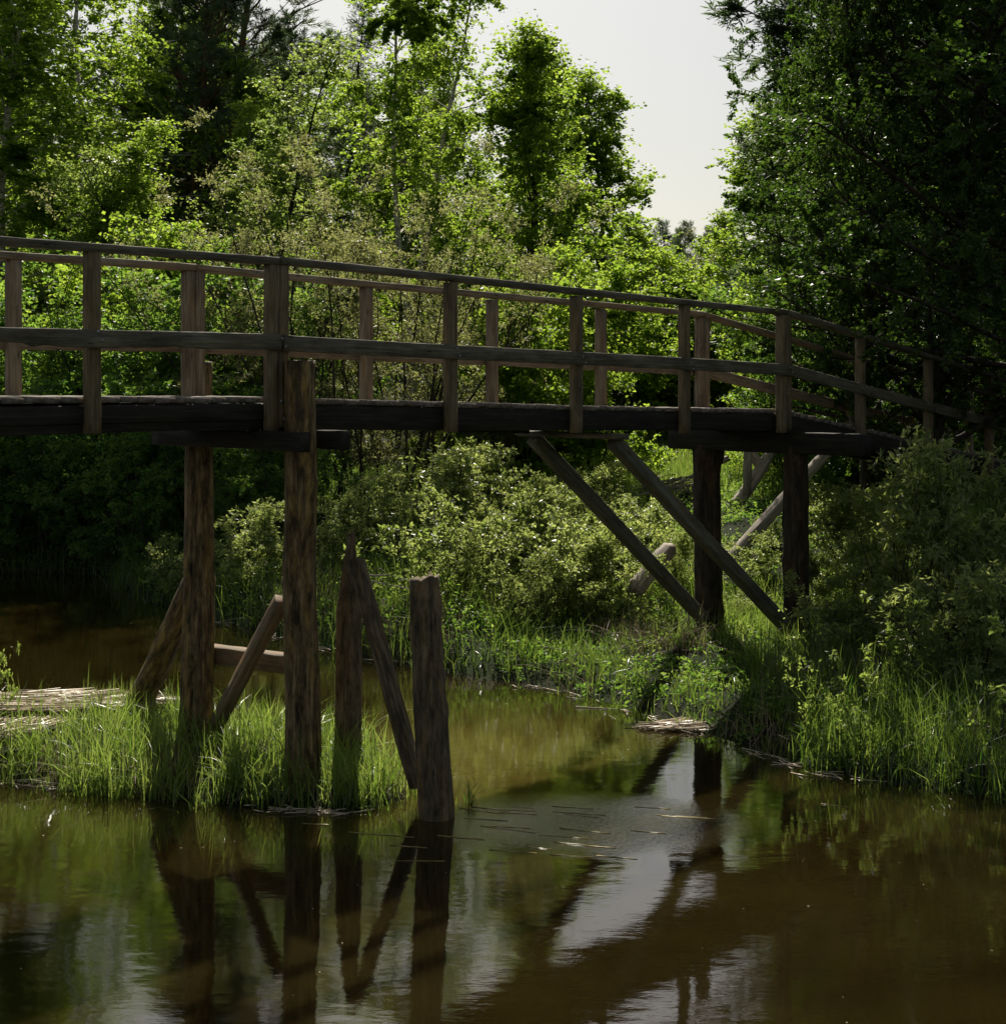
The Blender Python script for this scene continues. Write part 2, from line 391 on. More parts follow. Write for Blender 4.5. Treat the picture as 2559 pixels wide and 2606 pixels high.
wtr = put('water', mesh_np('water', V, [np.array([[0, 1, 2, 3]])], M_water)); tag(wtr, kind='structure')

# ------------------------------------------------------------------ the footbridge
TH = math.radians(45.9); U = np.array([math.cos(TH), math.sin(TH)]); N = np.array([-math.sin(TH), math.cos(TH)])
O = np.array([-2.92, 11.178]); W = 1.12
S_ = [-3.3, -1.65, 0, 1.632, 3.538, 5.194, 6.864, 8.655, 10.25, 11.85, 13.45, 15.05]
D_ = [.155, .145, .152, .173, .230, .284, .334, .371, .60, .84, 1.07, 1.30]

def bp3(s, side, drop):
    """point on the bridge: s along it, side 0 near .. 1 far, drop below eye level"""
    p = O + U * s + N * W * side
    return np.array([p[0], p[1], HC - drop])
def dk(s): return float(np.interp(s, S_, D_))

B = empty('wooden_footbridge', tuple(bp3(1.9, .5, HC)[:2]) + (0.0,), 'long weathered wooden footbridge with railings on log piers, sloping down to the bushes', 'bridge')
k = 0
def nxt():
    global k; k += 1; return k
HN = .05
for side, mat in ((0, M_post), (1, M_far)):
    for i_, (s, d) in enumerate(zip(S_, D_)):
        big = i_ in (3, 7)
        off = -.0 if side == 0 else 0
        foot = d + (.262 if side == 0 else .20)
        r_ = random.Random(i_ * 2 + side); tl = r_.uniform(-.006, .006)
        wd = .098 if not big else .15
        if big:
            # two uprights nailed together where the rails meet
            for e, hh in ((-.046, 0), (.050, .03)):
                bar('railing_post', bp3(s + e, side, foot - hh), bp3(s + e + tl, side, d - 1.04), .092, .094, mat, B, up=tuple(U) + (0,), seed=nxt(), wob=.0015)
        else:
            bar('railing_post', bp3(s, side, foot), bp3(s + tl, side, d - 1.04), .098, .098, mat, B, up=tuple(U) + (0,), seed=nxt(), wob=.0015)
    out_ = -.075 if side == 0 else W + .075
    o2 = out_ / W
    for a_, b_ in ((0, 3), (3, 7), (7, 9), (9, 11)):
        s0, s1, d0, d1 = S_[a_], S_[b_], D_[a_], D_[b_]
        s0 += .004; s1 -= .004
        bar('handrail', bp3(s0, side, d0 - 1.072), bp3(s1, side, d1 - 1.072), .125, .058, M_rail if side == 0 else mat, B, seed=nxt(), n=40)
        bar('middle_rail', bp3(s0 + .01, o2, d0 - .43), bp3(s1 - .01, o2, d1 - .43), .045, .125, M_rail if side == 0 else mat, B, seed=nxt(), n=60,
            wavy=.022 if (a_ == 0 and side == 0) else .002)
# deck boards, in three runs
for a_, b_ in ((0, 3), (3, 7), (7, 11)):
    parts = []; s = S_[a_] + .07; M0 = None
    r_ = np.random.default_rng(40 + a_)
    while s < S_[b_] - .02:
        wd = r_.uniform(.125, .155); d = dk(s)
        lo, hi = -.0 + r_.normal(0, .012) + .055, W - .055 + r_.normal(0, .012)
        V_, q_, c_, M_ = bar_geo(bp3(s, lo / W, d + .022 + r_.normal(0, .003)), bp3(s, hi / W, d + .022 + r_.normal(0, .003)), wd, .042, n=3, seed=int(s * 100) + 900, wob=.002)
        M0 = M0 or M_
        parts.append((V_, q_, c_)); s += wd + abs(r_.normal(.010, .006))
    V_, f_ = merge(parts)
    world_mesh('deck_boards', V_, f_, M_deck, B, M0)
# stringers under the deck
for a_, b_ in ((0, 3), (3, 7), (7, 11)):
    for sd_ in (.105, .5, .895):
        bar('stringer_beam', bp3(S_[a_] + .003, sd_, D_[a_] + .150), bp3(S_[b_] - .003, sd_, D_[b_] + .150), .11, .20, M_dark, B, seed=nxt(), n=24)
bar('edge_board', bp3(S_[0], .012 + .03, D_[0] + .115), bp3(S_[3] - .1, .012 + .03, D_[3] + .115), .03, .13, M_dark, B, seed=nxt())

def on_bridge_line(xpx, side):
    a = (xpx - CX) / F
    # (O+U s+N W side).x = a * .y
    b0 = O + N * W * side
    return (a * b0[1] - b0[0]) / (U[0] - a * U[1])
# left pier: two tall logs, clamped by cap beams
sB = on_bridge_line(765, -.13); pB = bp3(sB, -.17, 0); YB = pB[1]
sA = sB + .03; pA = bp3(sA, 1.14, 0); YA = pA[1]
zt = at(0, 918, YB)[2]
log('pier_log', (pB[0] - .03, YB, -.3), (pB[0], YB, zt), .150, .122, M_log, B, seed=3, knots=10, jag=.006, rough=.03)
log('pier_log', (pA[0] - .05, YA, -.3), (pA[0] + .02, YA, zt), .148, .112, M_log, B, seed=9, knots=9, jag=.006, rough=.03)
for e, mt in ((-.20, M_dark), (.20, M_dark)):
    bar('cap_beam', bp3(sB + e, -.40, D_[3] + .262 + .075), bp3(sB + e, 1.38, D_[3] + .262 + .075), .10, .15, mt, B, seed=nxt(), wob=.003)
# right pier
sD = on_bridge_line(2026, .08); pD = bp3(sD, .08, 0); pC = bp3(sD + .02, 1.20, 0)
XC = (1786 - CX) / F * pC[1]
log('pier_log', (pC[0], pC[1], -.2), (pC[0] + .0, pC[1], HC - .62), .172, .152, M_darklog, B, seed=12, knots=12, jag=.004, rough=.04, bulge=[(.90, 0, .35, .14)])
log('pier_log', (pD[0], pD[1], -.2), (pD[0] + .0, pD[1], HC - .78), .150, .132, M_darklog, B, seed=15, knots=8, jag=.004, rough=.035)
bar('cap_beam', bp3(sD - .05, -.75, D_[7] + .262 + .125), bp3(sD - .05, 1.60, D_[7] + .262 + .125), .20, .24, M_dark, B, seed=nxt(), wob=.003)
# sloping struts from the right pier up to a cross beam under the span
sX = on_bridge_line(1566, 0.0)
cz = dk(sX) + .262 + .032
bar('cross_beam', bp3(sX, -.10, cz), bp3(sX, 1.12, cz), .15, .056, M_rail, B, seed=nxt())
bar('strut', bp3(sX + .0, .02, cz + .05), (pD[0] - .06, pD[1] - .20, HC - (1610 - YH) / F * pD[1]), .13, .13, M_strut, B, up=tuple(-N) + (0,), seed=nxt(), wob=.003)
bar('strut', bp3(sX + .0, .98, cz + .05), (pC[0] - .06, pC[1] - .20, HC - (1570 - YH) / F * pC[1]), .13, .13, M_strut, B, up=tuple(-N) + (0,), seed=nxt(), wob=.003)
bar('bearer', bp3(on_bridge_line(1165, .9), .9, dk(4.) + .262 + .022), bp3(sX - .2, .9, dk(5.2) + .262 + .022), .10, .042, M_dark, B, seed=nxt())
# left pier bracing
bar('diagonal_brace', at(716, 1530, YB + .18), at(548, 1850, YA - .15), .10, .13, M_brace, B, up=(.5, -1, 0), seed=nxt(), wob=.003)
bar('tie_beam', at(520, 1662, YA + .25), at(760, 1692, YB + .55), .16, .15, M_brace, B, seed=nxt(), wob=.003)
log('raking_log', at(338, 1812, YA + 1.0), at(498, 1478, YA + .18), .118, .098, M_log, B, seed=21, knots=8, rough=.05)
# bolt heads
def disc(name, c, nrm, r_, parent):
    M_, L_, x_, y_, z_ = frame(c, np.array(c) + np.array(nrm) * .02, (0, 0, 1))
    V_ = []; 
    for h_, rr in ((0, r_), (.008, r_), (.012, r_ * .5)):
        for t_ in np.linspace(0, 2 * np.pi, 6, endpoint=False): V_.append(np.array(c) + x_ * h_ + y_ * rr * math.cos(t_) + z_ * rr * math.sin(t_))
    f_ = [[a * 6 + b, a * 6 + (b + 1) % 6, a * 6 + 6 + (b + 1) % 6, a * 6 + 6 + b] for a in range(2) for b in range(6)]
    return world_mesh(name, V_, [np.array(f_), np.array([[12, 13, 14, 15, 16, 17]])], M_steel, parent)
m, t, n, l, out = new_mat('galvanised_steel'); p = n.new('ShaderNodeBsdfPrincipled'); p.inputs['Base Color'].default_value = (.35, .36, .36, 1)
p.inputs['Metallic'].default_value = .8; p.inputs['Roughness'].default_value = .45; l.new(p.outputs[0], out.inputs[0]); M_steel = m
for s_i, (s_, d_) in enumerate(zip(S_[:11], D_[:11])):
    for zz in (-.03, .03): disc('bolt', bp3(s_ + zz * .6, (-.0985) / W, d_ - .43 + zz), (-N[0], -N[1], 0), .010, B)
disc('bolt', bp3(S_[3] + .02, -.046 / W, D_[3] + .03) , (-N[0], -N[1], 0), .016, B)
disc('bolt', bp3(S_[3] + .05, -.046 / W, D_[3] + .17), (-N[0], -N[1], 0), .016, B)

# ------------------------------------------------------------------ old broken posts and loose timber
YF = 11.75; YE = 13.05
zb = at(0, 1500, YF)[2]
o = log('broken_post', at(1116, 2180, YF) + [0, 0, -.25], at(1084, 1470, YF), .150, .112, M_old, seed=31, knots=9, jag=.028, rough=.045, bulge=[(.57, .5, .10, .05)])
tag(o, 'thick old round post standing in the water, its top rotted and crumbly', 'post')
o = log('broken_post', at(884, 2010, YE) + [0, 0, -.3], at(882, 1362, YE), .120, .100, M_old, seed=33, knots=7, rough=.05, tip=.62, jag=.02)
tag(o, 'old post split to a dark sharp point between the bridge pier and the leaning timber', 'post')
o = bar('leaning_timber', at(1062, 2000, YF + .30), at(908, 1430, YE - .28), .10, .145, M_old, up=(.3, 1, 0), seed=35, wob=.004, ragged=.02)
tag(o, 'grey squared timber leaning from the pointed post to the foot of the round post', 'timber')

def driftlog(pa, pb, r0, r1, label, seed, kind='log'):
    o = log('driftwood_log', pa, pb, r0, r1, M_drift, seed=seed, knots=5, rough=.07, jag=.02); return tag(o, label, kind)
driftlog(at(1872, 1285, 25.2), at(1972, 1135, 25.9), .105, .08, 'bleached log slanting up just left of the right front pier log', 51)
driftlog(at(1850, 1430, 21.8), at(2110, 1150, 23.5), .10, .08, 'long pale fallen trunk half buried in the bushes behind the right pier', 52)
driftlog(at(1615, 1500, 18.8), at(1702, 1396, 19.4), .11, .10, 'stout weathered log end between the two sloping struts', 53)
driftlog(at(1812, 1180, 27), at(1852, 1166, 27), .06, .05, 'short thick pale log lying beside the back pier log', 54)
o = bar('driftwood_board', at(1900, 1262, 25.0), at(1904, 1120, 25.0), .14, .03, M_drift, up=(0, 1, 0), seed=55, wob=.004); tag(o, 'narrow upright bleached board crossing the log jumble', 'board')
o = bar('driftwood_board', at(1945, 1205, 25.6), at(1905, 1140, 25.6), .16, .03, M_drift, up=(0, 1, 0), seed=56, wob=.004); tag(o, 'wide bleached board slanting down to the right in the log jumble', 'board')
parts = []
r_ = np.random.default_rng(60)
for i_ in range(130):
    c = at(1700 + r_.normal(0, 38), 1225, 27 + r_.normal(0, .5)); c[2] = gz(c[0], c[1]) + abs(r_.normal(0, .12))
    a_ = r_.normal(0, .45); L_ = r_.uniform(.3, 1.0)
    d_ = np.array([math.cos(a_), r_.normal(0, .4), .22 + math.sin(a_) * .25]) * L_ / 2
    V_, q_, c_, M_ = bar_geo(c - d_, c + d_, .012, .012, n=3, ch=.003, wob=.012, seed=i_)
    parts.append((V_, q_, c_))
V_, f_ = merge(parts); o = world_mesh('brushwood_pile', V_, f_, M_drift); tag(o, 'low heap of dry grey brushwood on the meadow edge behind the struts', 'brushwood')

# ------------------------------------------------------------------ plants: growing them
def unit(a): return a / (np.linalg.norm(a, axis=-1, keepdims=True) + 1e-9)

def grow(r, P0, D0, L, n, grav, nz):
    P = [P0]; d = unit(D0)
    for _ in range(n):
        d = unit(d + r.normal(0, nz, d.shape) + np.array([0, 0, -1.]) * np.reshape(grav, (-1, 1)))
        P.append(P[-1] + d * (L / n)[:, None])
    return np.stack(P, 1)

def sample(paths, idx, s):
    n = paths.shape[1] - 1; f = s * n; i0 = np.minimum(f.astype(int), n - 1); t = (f - i0)[:, None]
    a, b = paths[idx, i0], paths[idx, i0 + 1]
    return a + (b - a) * t, unit(b - a)

def tubes(paths, r0, r1, sides):
    Np, n1, _ = paths.shape; n = n1 - 1
    T = np.empty_like(paths); T[:, 1:-1] = paths[:, 2:] - paths[:, :-2]; T[:, 0] = paths[:, 1] - paths[:, 0]; T[:, -1] = paths[:, -1] - paths[:, -2]
    T = unit(T); ref = np.where(np.abs(T[..., 2:3]) > .8, [1., 0, 0], [0., 0, 1.]); A = unit(np.cross(T, ref)); Bv = np.cross(T, A)
    t = np.linspace(0, 1, n1); rad = np.reshape(r0, (-1, 1)) * (1 - t) + np.reshape(r1, (-1, 1)) * t
    th = np.linspace(0, 2 * np.pi, sides, endpoint=False)
    V = paths[:, :, None] + rad[:, :, None, None] * (A[:, :, None] * np.cos(th)[:, None] + Bv[:, :, None] * np.sin(th)[:, None])
    base = np.arange(Np)[:, None, None] * n1 * sides + np.arange(n)[None, :, None] * sides
    j = np.arange(sides)[None, None]; j2 = (j + 1) % sides
    q = np.stack([base + j, base + j2, base + sides + j2, base + sides + j], -1).reshape(-1, 4)
    return V.reshape(-1, 3), q

def leaves(r, C, D, L, Wd, fold=.25):
    """folded leaf: two triangles either side of the midrib"""
    n = len(C); D = unit(D); A = unit(np.cross(D, r.normal(0, 1, (n, 3)))); Nn = np.cross(D, A)
    L = L[:, None]; Wd = Wd[:, None]
    v0 = C; v2 = C + D * L; m_ = C + D * L * .45
    up = Nn * Wd * fold
    V = np.stack([v0, m_ + A * Wd * .5 + up, v2, m_ - A * Wd * .5 + up], 1).reshape(-1, 3)
    b = np.arange(n)[:, None] * 4
    f = np.concatenate([b + [0, 1, 2], b + [0, 2, 3]], 1).reshape(-1, 3)
    return V, f

def make_plant(seed, H, stems=1, spread=.3, lean=.05, c0=.15, prof=None, nb=60, elev=None, nsub=8, ntw=4, g1=.03, g2=.05, g3=.1,
               nleaf=30000, LL=.05, LW=.035, tr=.08, twl=.35, needle=False, clump=.6, jit=.02, bmin=.65, wob=.05):
    r = np.random.default_rng(seed)
    az = r.uniform(0, 6.28, stems); lv = r.uniform(.3, 1, stems) * lean if stems > 1 else np.array([lean * .4])
    P0 = np.stack([np.cos(az) * spread * r.uniform(.1, 1, stems), np.sin(az) * spread * r.uniform(.1, 1, stems), np.full(stems, -.15)], -1)
    if stems == 1: P0[:, :2] = 0
    D0 = np.stack([np.cos(az) * lv, np.sin(az) * lv, np.ones(stems)], -1)
    Hs = H * (1 - r.uniform(0, .28, stems)); Hs[0] = H
    T = grow(r, P0, D0, Hs * 1.02, 14, -.03, wob)
    k = np.maximum(nb, stems); si = r.integers(0, stems, nb) if stems > 1 else np.zeros(nb, int)
    t = c0 + (1 - c0) * (np.arange(nb) + r.uniform(0, 1, nb)) / nb; t = t.clip(0, .985)
    bp_, bt = sample(T, si, t)
    a = np.arange(nb) * 2.399 + r.normal(0, .4, nb); e = elev(t) + r.normal(0, .12, nb)
    bd = np.stack([np.cos(a) * np.cos(e), np.sin(a) * np.cos(e), np.sin(e)], -1)
    bl = prof(t) * H * r.uniform(bmin, 1.15, nb)
    Bp = grow(r, bp_, bd, bl, 8, g1, .10)
    ns = nb * nsub; ib = np.repeat(np.arange(nb), nsub); s = r.uniform(.18, 1, ns)
    sp, st = sample(Bp, ib, s)
    sdv = unit(st * .9 + r.normal(0, .55, (ns, 3)) + [0, 0, .12])
    sll = (.42 * bl[ib] * (1.15 - s) + .12 * H ** .5 * .35) * r.uniform(.6, 1.3, ns)
    Sp = grow(r, sp, sdv, sll, 5, g2, .14)
    nt_ = ns * ntw; it = np.repeat(np.arange(ns), ntw); s2 = r.uniform(.15, 1, nt_)
    tp, tt = sample(Sp, it, s2)
    tdv = unit(tt * .7 + r.normal(0, .6, (nt_, 3)))
    tl = twl * r.uniform(.4, 1.3, nt_)
    Tp = grow(r, tp, tdv, tl, 4, g3, .15)
    wgt = r.lognormal(0, clump, ns)[it] * r.lognormal(0, clump * .7, nb)[ib[it]] * (bl / bl.mean())[ib[it]] ** .9
    il = r.choice(nt_, nleaf, p=wgt / wgt.sum()); s3 = r.uniform(.05, 1, nleaf) ** .8
    lc, lt = sample(Tp, il, s3)
    lc = lc + r.normal(0, jit, lc.shape)
    if needle: ld = unit(lt * .8 + r.normal(0, .5, lc.shape) + [0, 0, .3])
    else: ld = unit(lt * .5 + r.normal(0, .7, lc.shape) + [0, 0, -.25])
    sz = r.uniform(.65, 1.25, nleaf)
    LV, LF = leaves(r, lc, ld, LL * sz, LW * sz)
    tint = np.clip(.5 + .22 * r.normal(0, 1, nt_)[il] + .18 * r.normal(0, 1, nleaf) + .25 * (wgt[il] < np.median(wgt)), 0, 1)
    # wood
    v1 = tubes(T, np.full(stems, tr) * (Hs / H), np.full(stems, tr * .08), 8)
    rb = np.interp(t, [0, 1], [tr * .42, tr * .10]) * (bl / (bl.mean() + 1e-6)) ** .5
    v2 = tubes(Bp, rb, rb * .15, 5)
    v3 = tubes(Sp, np.full(ns, max(tr * .09, .0035)), np.full(ns, .0018), 3)
    WV, WF = merge([v1, v2, v3])
    return (WV, WF), (LV, [LF], np.repeat(tint, 2))

PROTO = {}
def proto(key, wood, leaf, **kw):
    (WV, WF), (LV, LF, tint) = make_plant(**kw)
    PROTO[key] = (mesh_np('trunk', WV, WF, wood, smooth=True), mesh_np('crown', LV, LF, leaf, tint), kw['H'])

E1 = lambda t: np.interp(t, [0, .5, 1], [.35, .6, 1.15])
E2 = lambda t: np.interp(t, [0, .5, 1], [.55, .8, 1.3])
E0 = lambda t: np.interp(t, [0, .5, 1], [.1, .35, 1.0])
proto('birch_open', M_bbark, M_birch, seed=1, H=13, stems=2, spread=.35, lean=.10, c0=.16, prof=lambda t: np.interp(t, [0, .25, .6, 1], [.12, .19, .15, .03]), nb=64, elev=E1, nsub=9, ntw=5, g1=.03, g2=.12, g3=.30, nleaf=52000, LL=.078, LW=.060, tr=.085, twl=.55, clump=.75)
proto('birch_tall', M_bbark, M_birch, seed=2, H=13, stems=1, lean=.05, c0=.10, prof=lambda t: np.interp(t, [0, .2, .55, 1], [.10, .165, .13, .02]), nb=72, elev=E2, nsub=9, ntw=5, g1=.0, g2=.08, g3=.28, nleaf=56000, LL=.078, LW=.060, tr=.085, twl=.5, clump=.6)
proto('aspen', M_bark, M_birch, seed=3, H=10, stems=1, lean=.03, c0=.06, prof=lambda t: np.interp(t, [0, .3, .7, 1], [.15, .20, .15, .04]), nb=80, elev=E2, nsub=9, ntw=4, g1=-.02, g2=.0, g3=.05, nleaf=38000, LL=.082, LW=.066, tr=.09, twl=.45, clump=.6)
proto('alder', M_bark, M_pale, seed=4, H=9, stems=3, spread=.3, lean=.16, c0=.10, prof=lambda t: np.interp(t, [0, .35, .75, 1], [.13, .185, .14, .03]), nb=90, elev=E1, nsub=8, ntw=4, g1=-.02, g2=-.01, g3=.02, nleaf=46000, LL=.065, LW=.048, tr=.07, twl=.30, clump=.6)
proto('alder_big', M_bark, M_alder, seed=5, H=13, stems=1, spread=.3, lean=.06, c0=.12, prof=lambda t: np.interp(t, [0, .3, .7, 1], [.20, .27, .19, .04]), nb=95, elev=E1, nsub=11, ntw=5, g1=.0, g2=.05, g3=.12, nleaf=190000, LL=.052, LW=.043, bmin=.9, tr=.13, twl=.42, clump=.75)
proto('pine', M_pbark, M_pine, seed=6, H=14, stems=1, lean=.04, c0=.30, prof=lambda t: np.interp(t, [0, .4, .8, 1], [.12, .18, .12, .02]), nb=64, elev=E0, nsub=9, ntw=5, g1=-.04, g2=-.06, g3=-.08, nleaf=70000, LL=.14, LW=.018, tr=.14, twl=.30, needle=True, clump=.5, jit=.012)
proto('spruce', M_bark, M_pine, seed=16, H=14, stems=1, lean=.02, c0=.08, prof=lambda t: np.interp(t, [0, .15, 1], [.14, .15, .01]), nb=120, elev=lambda t: np.interp(t, [0, 1], [-.1, .5]), nsub=8, ntw=3, g1=-.02, g2=.06, g3=.10, nleaf=60000, LL=.11, LW=.020, tr=.12, twl=.25, needle=True, clump=.3, jit=.02)
proto('willow_thicket', M_bark, M_olive, seed=7, H=7, stems=16, spread=.8, lean=.30, c0=.22, prof=lambda t: np.interp(t, [0, .4, 1], [.10, .16, .06]), nb=150, elev=E2, nsub=6, ntw=3, g1=-.03, g2=-.03, g3=.0, nleaf=30000, LL=.058, LW=.024, tr=.034, twl=.28, clump=.5, wob=.07)
proto('willow_bush', M_bark, M_willow, seed=8, H=2.0, stems=14, spread=.35, lean=.55, c0=.10, prof=lambda t: np.interp(t, [0, .4, 1], [.16, .24, .10]), nb=80, elev=E1, nsub=4, ntw=3, g1=-.02, g2=-.02, g3=.0, nleaf=9500, LL=.082, LW=.026, tr=.011, twl=.20, clump=.8, jit=.01)
proto('sallow_bush', M_bark, M_willow, seed=9, H=1.7, stems=12, spread=.4, lean=.7, c0=.10, prof=lambda t: np.interp(t, [0, .4, 1], [.2, .28, .12]), nb=80, elev=E1, nsub=4, ntw=3, g1=-.02, g2=-.02, g3=.0, nleaf=9500, LL=.060, LW=.034, tr=.011, twl=.18, clump=.8, jit=.01)
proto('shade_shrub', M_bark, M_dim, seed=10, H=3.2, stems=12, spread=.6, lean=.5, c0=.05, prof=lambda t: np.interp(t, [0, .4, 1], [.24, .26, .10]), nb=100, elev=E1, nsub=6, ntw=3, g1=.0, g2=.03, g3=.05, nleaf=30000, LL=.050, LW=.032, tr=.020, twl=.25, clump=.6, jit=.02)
proto('bright_shrub', M_bark, M_birch, seed=11, H=3.0, stems=9, spread=.5, lean=.45, c0=.06, prof=lambda t: np.interp(t, [0, .4, 1], [.24, .26, .10]), nb=90, elev=E1, nsub=6, ntw=3, g1=.0, g2=.03, g3=.05, nleaf=44000, LL=.044, LW=.034, tr=.020, twl=.25, clump=.7, jit=.02)
proto('sprig', M_bark, M_pale, seed=12, H=1.0, stems=3, spread=.06, lean=.5, c0=.15, prof=lambda t: np.interp(t, [0, .4, 1], [.16, .18, .08]), nb=16, elev=E1, nsub=3, ntw=2, g1=-.02, g2=-.02, g3=.0, nleaf=520, LL=.050, LW=.022, tr=.007, twl=.08, clump=.5, jit=.006)

NAMES = dict(birch_open='birch_tree', birch_tall='birch_tree', aspen='aspen_tree', alder='alder_tree', alder_big='alder_tree', pine='pine_tree', spruce='spruce_tree',
             willow_thicket='willow_shrub', willow_bush='willow_bush', sallow_bush='sallow_bush', shade_shrub='leafy_shrub', bright_shrub='leafy_shrub', sprig='sapling')

def plant(kind, xpx, Y, ytop, label, wide=1.0, rot=None, group=None, cat=None, mat=None, H=None, X=None):
    wm, cm, H0 = PROTO[kind]
    if group == GL and Y < 46: Y *= 1.22
    if group in (GL, GR): wide *= 1.35
    X = (xpx - CX) / F * Y if X is None else X
    z = float(gz(np.array(X), np.array(Y)))
    z = max(z, -.05)
    if H is None: H = HC - (ytop - YH) / F * Y - z
    s = H / H0
    e = empty(NAMES[kind], (X, Y, z), label, cat or ('tree' if 'tree' in NAMES[kind] else 'shrub' if 'shrub' in NAMES[kind] else 'sapling' if kind == 'sprig' else 'bush'), group)
    e.scale = (s * wide, s * wide, s)
    e.rotation_euler = (0, 0, rot if rot is not None else (X * 7.3 + Y * 1.9) % 6.28)
    a = bpy.data.objects.new('trunk' if 'tree' in NAMES[kind] else 'stems', wm); a.parent = e; SC.collection.objects.link(a)
    b = bpy.data.objects.new('crown' if 'tree' in NAMES[kind] else 'foliage', cm); b.parent = e; SC.collection.objects.link(b)
    return e

#PLANTS
GL, GR, GB, GD = 'trees along the left bank', 'trees on the right bank', 'willow bushes on the bank', 'distant trees'
plant('birch_tall', 40, 33, -180, 'weeping bright birch at the far left edge of the wood', 1.3, group=GL)
plant('birch_open', 225, 36, -260, 'tall birch with pale forked trunk between the edge birch and the round sallow', 1.15, rot=1.0, group=GL)
plant('birch_open', -140, 38, -200, 'birch mostly outside the picture at its left edge', 1.1, group=GL)
plant('alder', 470, 28.5, 120, 'broad pale green sallow tree in front of the dark pine', 1.05, rot=.4, group=GL)
plant('pine', 640, 42, -330, 'tall dark pine rising behind the pale sallow tree', 1.25, rot=.6, group=GL)
plant('pine', 500, 47, -200, 'second dark pine, further back than the tall pine', 1.1, rot=2.6, group=GL)
plant('spruce', 790, 50, 30, 'slim pointed spruce top beside the pine', .9, group=GL)
plant('birch_tall', 820, 39, 180, 'yellow-green birch between the pine and the tall airy birch', 1.1, rot=3., group=GL)
plant('birch_open', 1040, 33, -190, 'tall airy birch with thin white stems in the middle of the wood', 1.0, rot=2.2, group=GL)
plant('birch_tall', 1190, 38, 60, 'birch just left of the columnar aspen, with sky showing through', .8, rot=1.2, group=GL)
plant('aspen', 1320, 33, 108, 'columnar aspen with upright top twigs at the sky gap', 1.05, rot=.9, group=GL)
plant('aspen', 1480, 40, 215, 'dense rounded aspen nearest the left side of the sky gap', 1.15, rot=2.0, group=GL)
plant('aspen', 1415, 42, 180, 'slim aspen behind the columnar one', 1.0, rot=5.0, group=GL)
plant('birch_tall', 130, 29, 330, 'low birch leaning over the left shrubs above the handrail', 1.4, rot=5.1, group=GL)
plant('birch_tall', 330, 44, -60, 'birch crown filling the gap behind the round sallow', 1.1, rot=4.4, group=GL)
plant('birch_tall', 960, 45, 60, 'far birch seen through the airy birch', 1.1, rot=.3, group=GL)
plant('birch_tall', 700, 36, 300, 'yellow-green birch covering the lower trunk of the dark pine', 1.1, rot=3.7, group=GL)
# middle layer
plant('willow_thicket', 730, 26.5, 330, 'olive willow thicket of thin upright stems right of the sallow', 1.05, rot=.2)
plant('willow_thicket', 985, 25.5, 380, 'tall many-stemmed olive willow behind the middle of the railing', 1.1, rot=2.4)
plant('willow_thicket', 1190, 27, 470, 'smaller olive willow below the aspens', 1.0, rot=4.0)
plant('bright_shrub', 1330, 28, 600, 'bright leafy shrub under the columnar aspen', 1.3, rot=1.)
plant('bright_shrub', 1450, 31, 620, 'sunlit shrub under the dense rounded aspen', 1.35, rot=2.)
plant('bright_shrub', 60, 28.5, 560, 'tall green shrub behind the railing at the left edge', 1.3, rot=0)
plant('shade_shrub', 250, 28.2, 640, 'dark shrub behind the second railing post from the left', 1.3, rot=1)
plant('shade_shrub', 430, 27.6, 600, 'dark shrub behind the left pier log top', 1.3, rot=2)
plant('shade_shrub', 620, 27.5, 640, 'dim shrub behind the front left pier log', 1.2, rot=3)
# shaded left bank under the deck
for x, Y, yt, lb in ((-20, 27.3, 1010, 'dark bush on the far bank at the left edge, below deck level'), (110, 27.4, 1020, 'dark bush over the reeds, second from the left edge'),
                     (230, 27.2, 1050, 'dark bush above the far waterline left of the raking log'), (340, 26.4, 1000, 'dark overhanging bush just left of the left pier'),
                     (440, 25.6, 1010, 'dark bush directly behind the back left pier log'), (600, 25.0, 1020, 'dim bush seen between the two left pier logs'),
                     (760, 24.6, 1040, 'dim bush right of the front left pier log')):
    plant('shade_shrub', x, Y, yt, lb, 1.25, group='dark bushes on the far left bank', cat='bush')
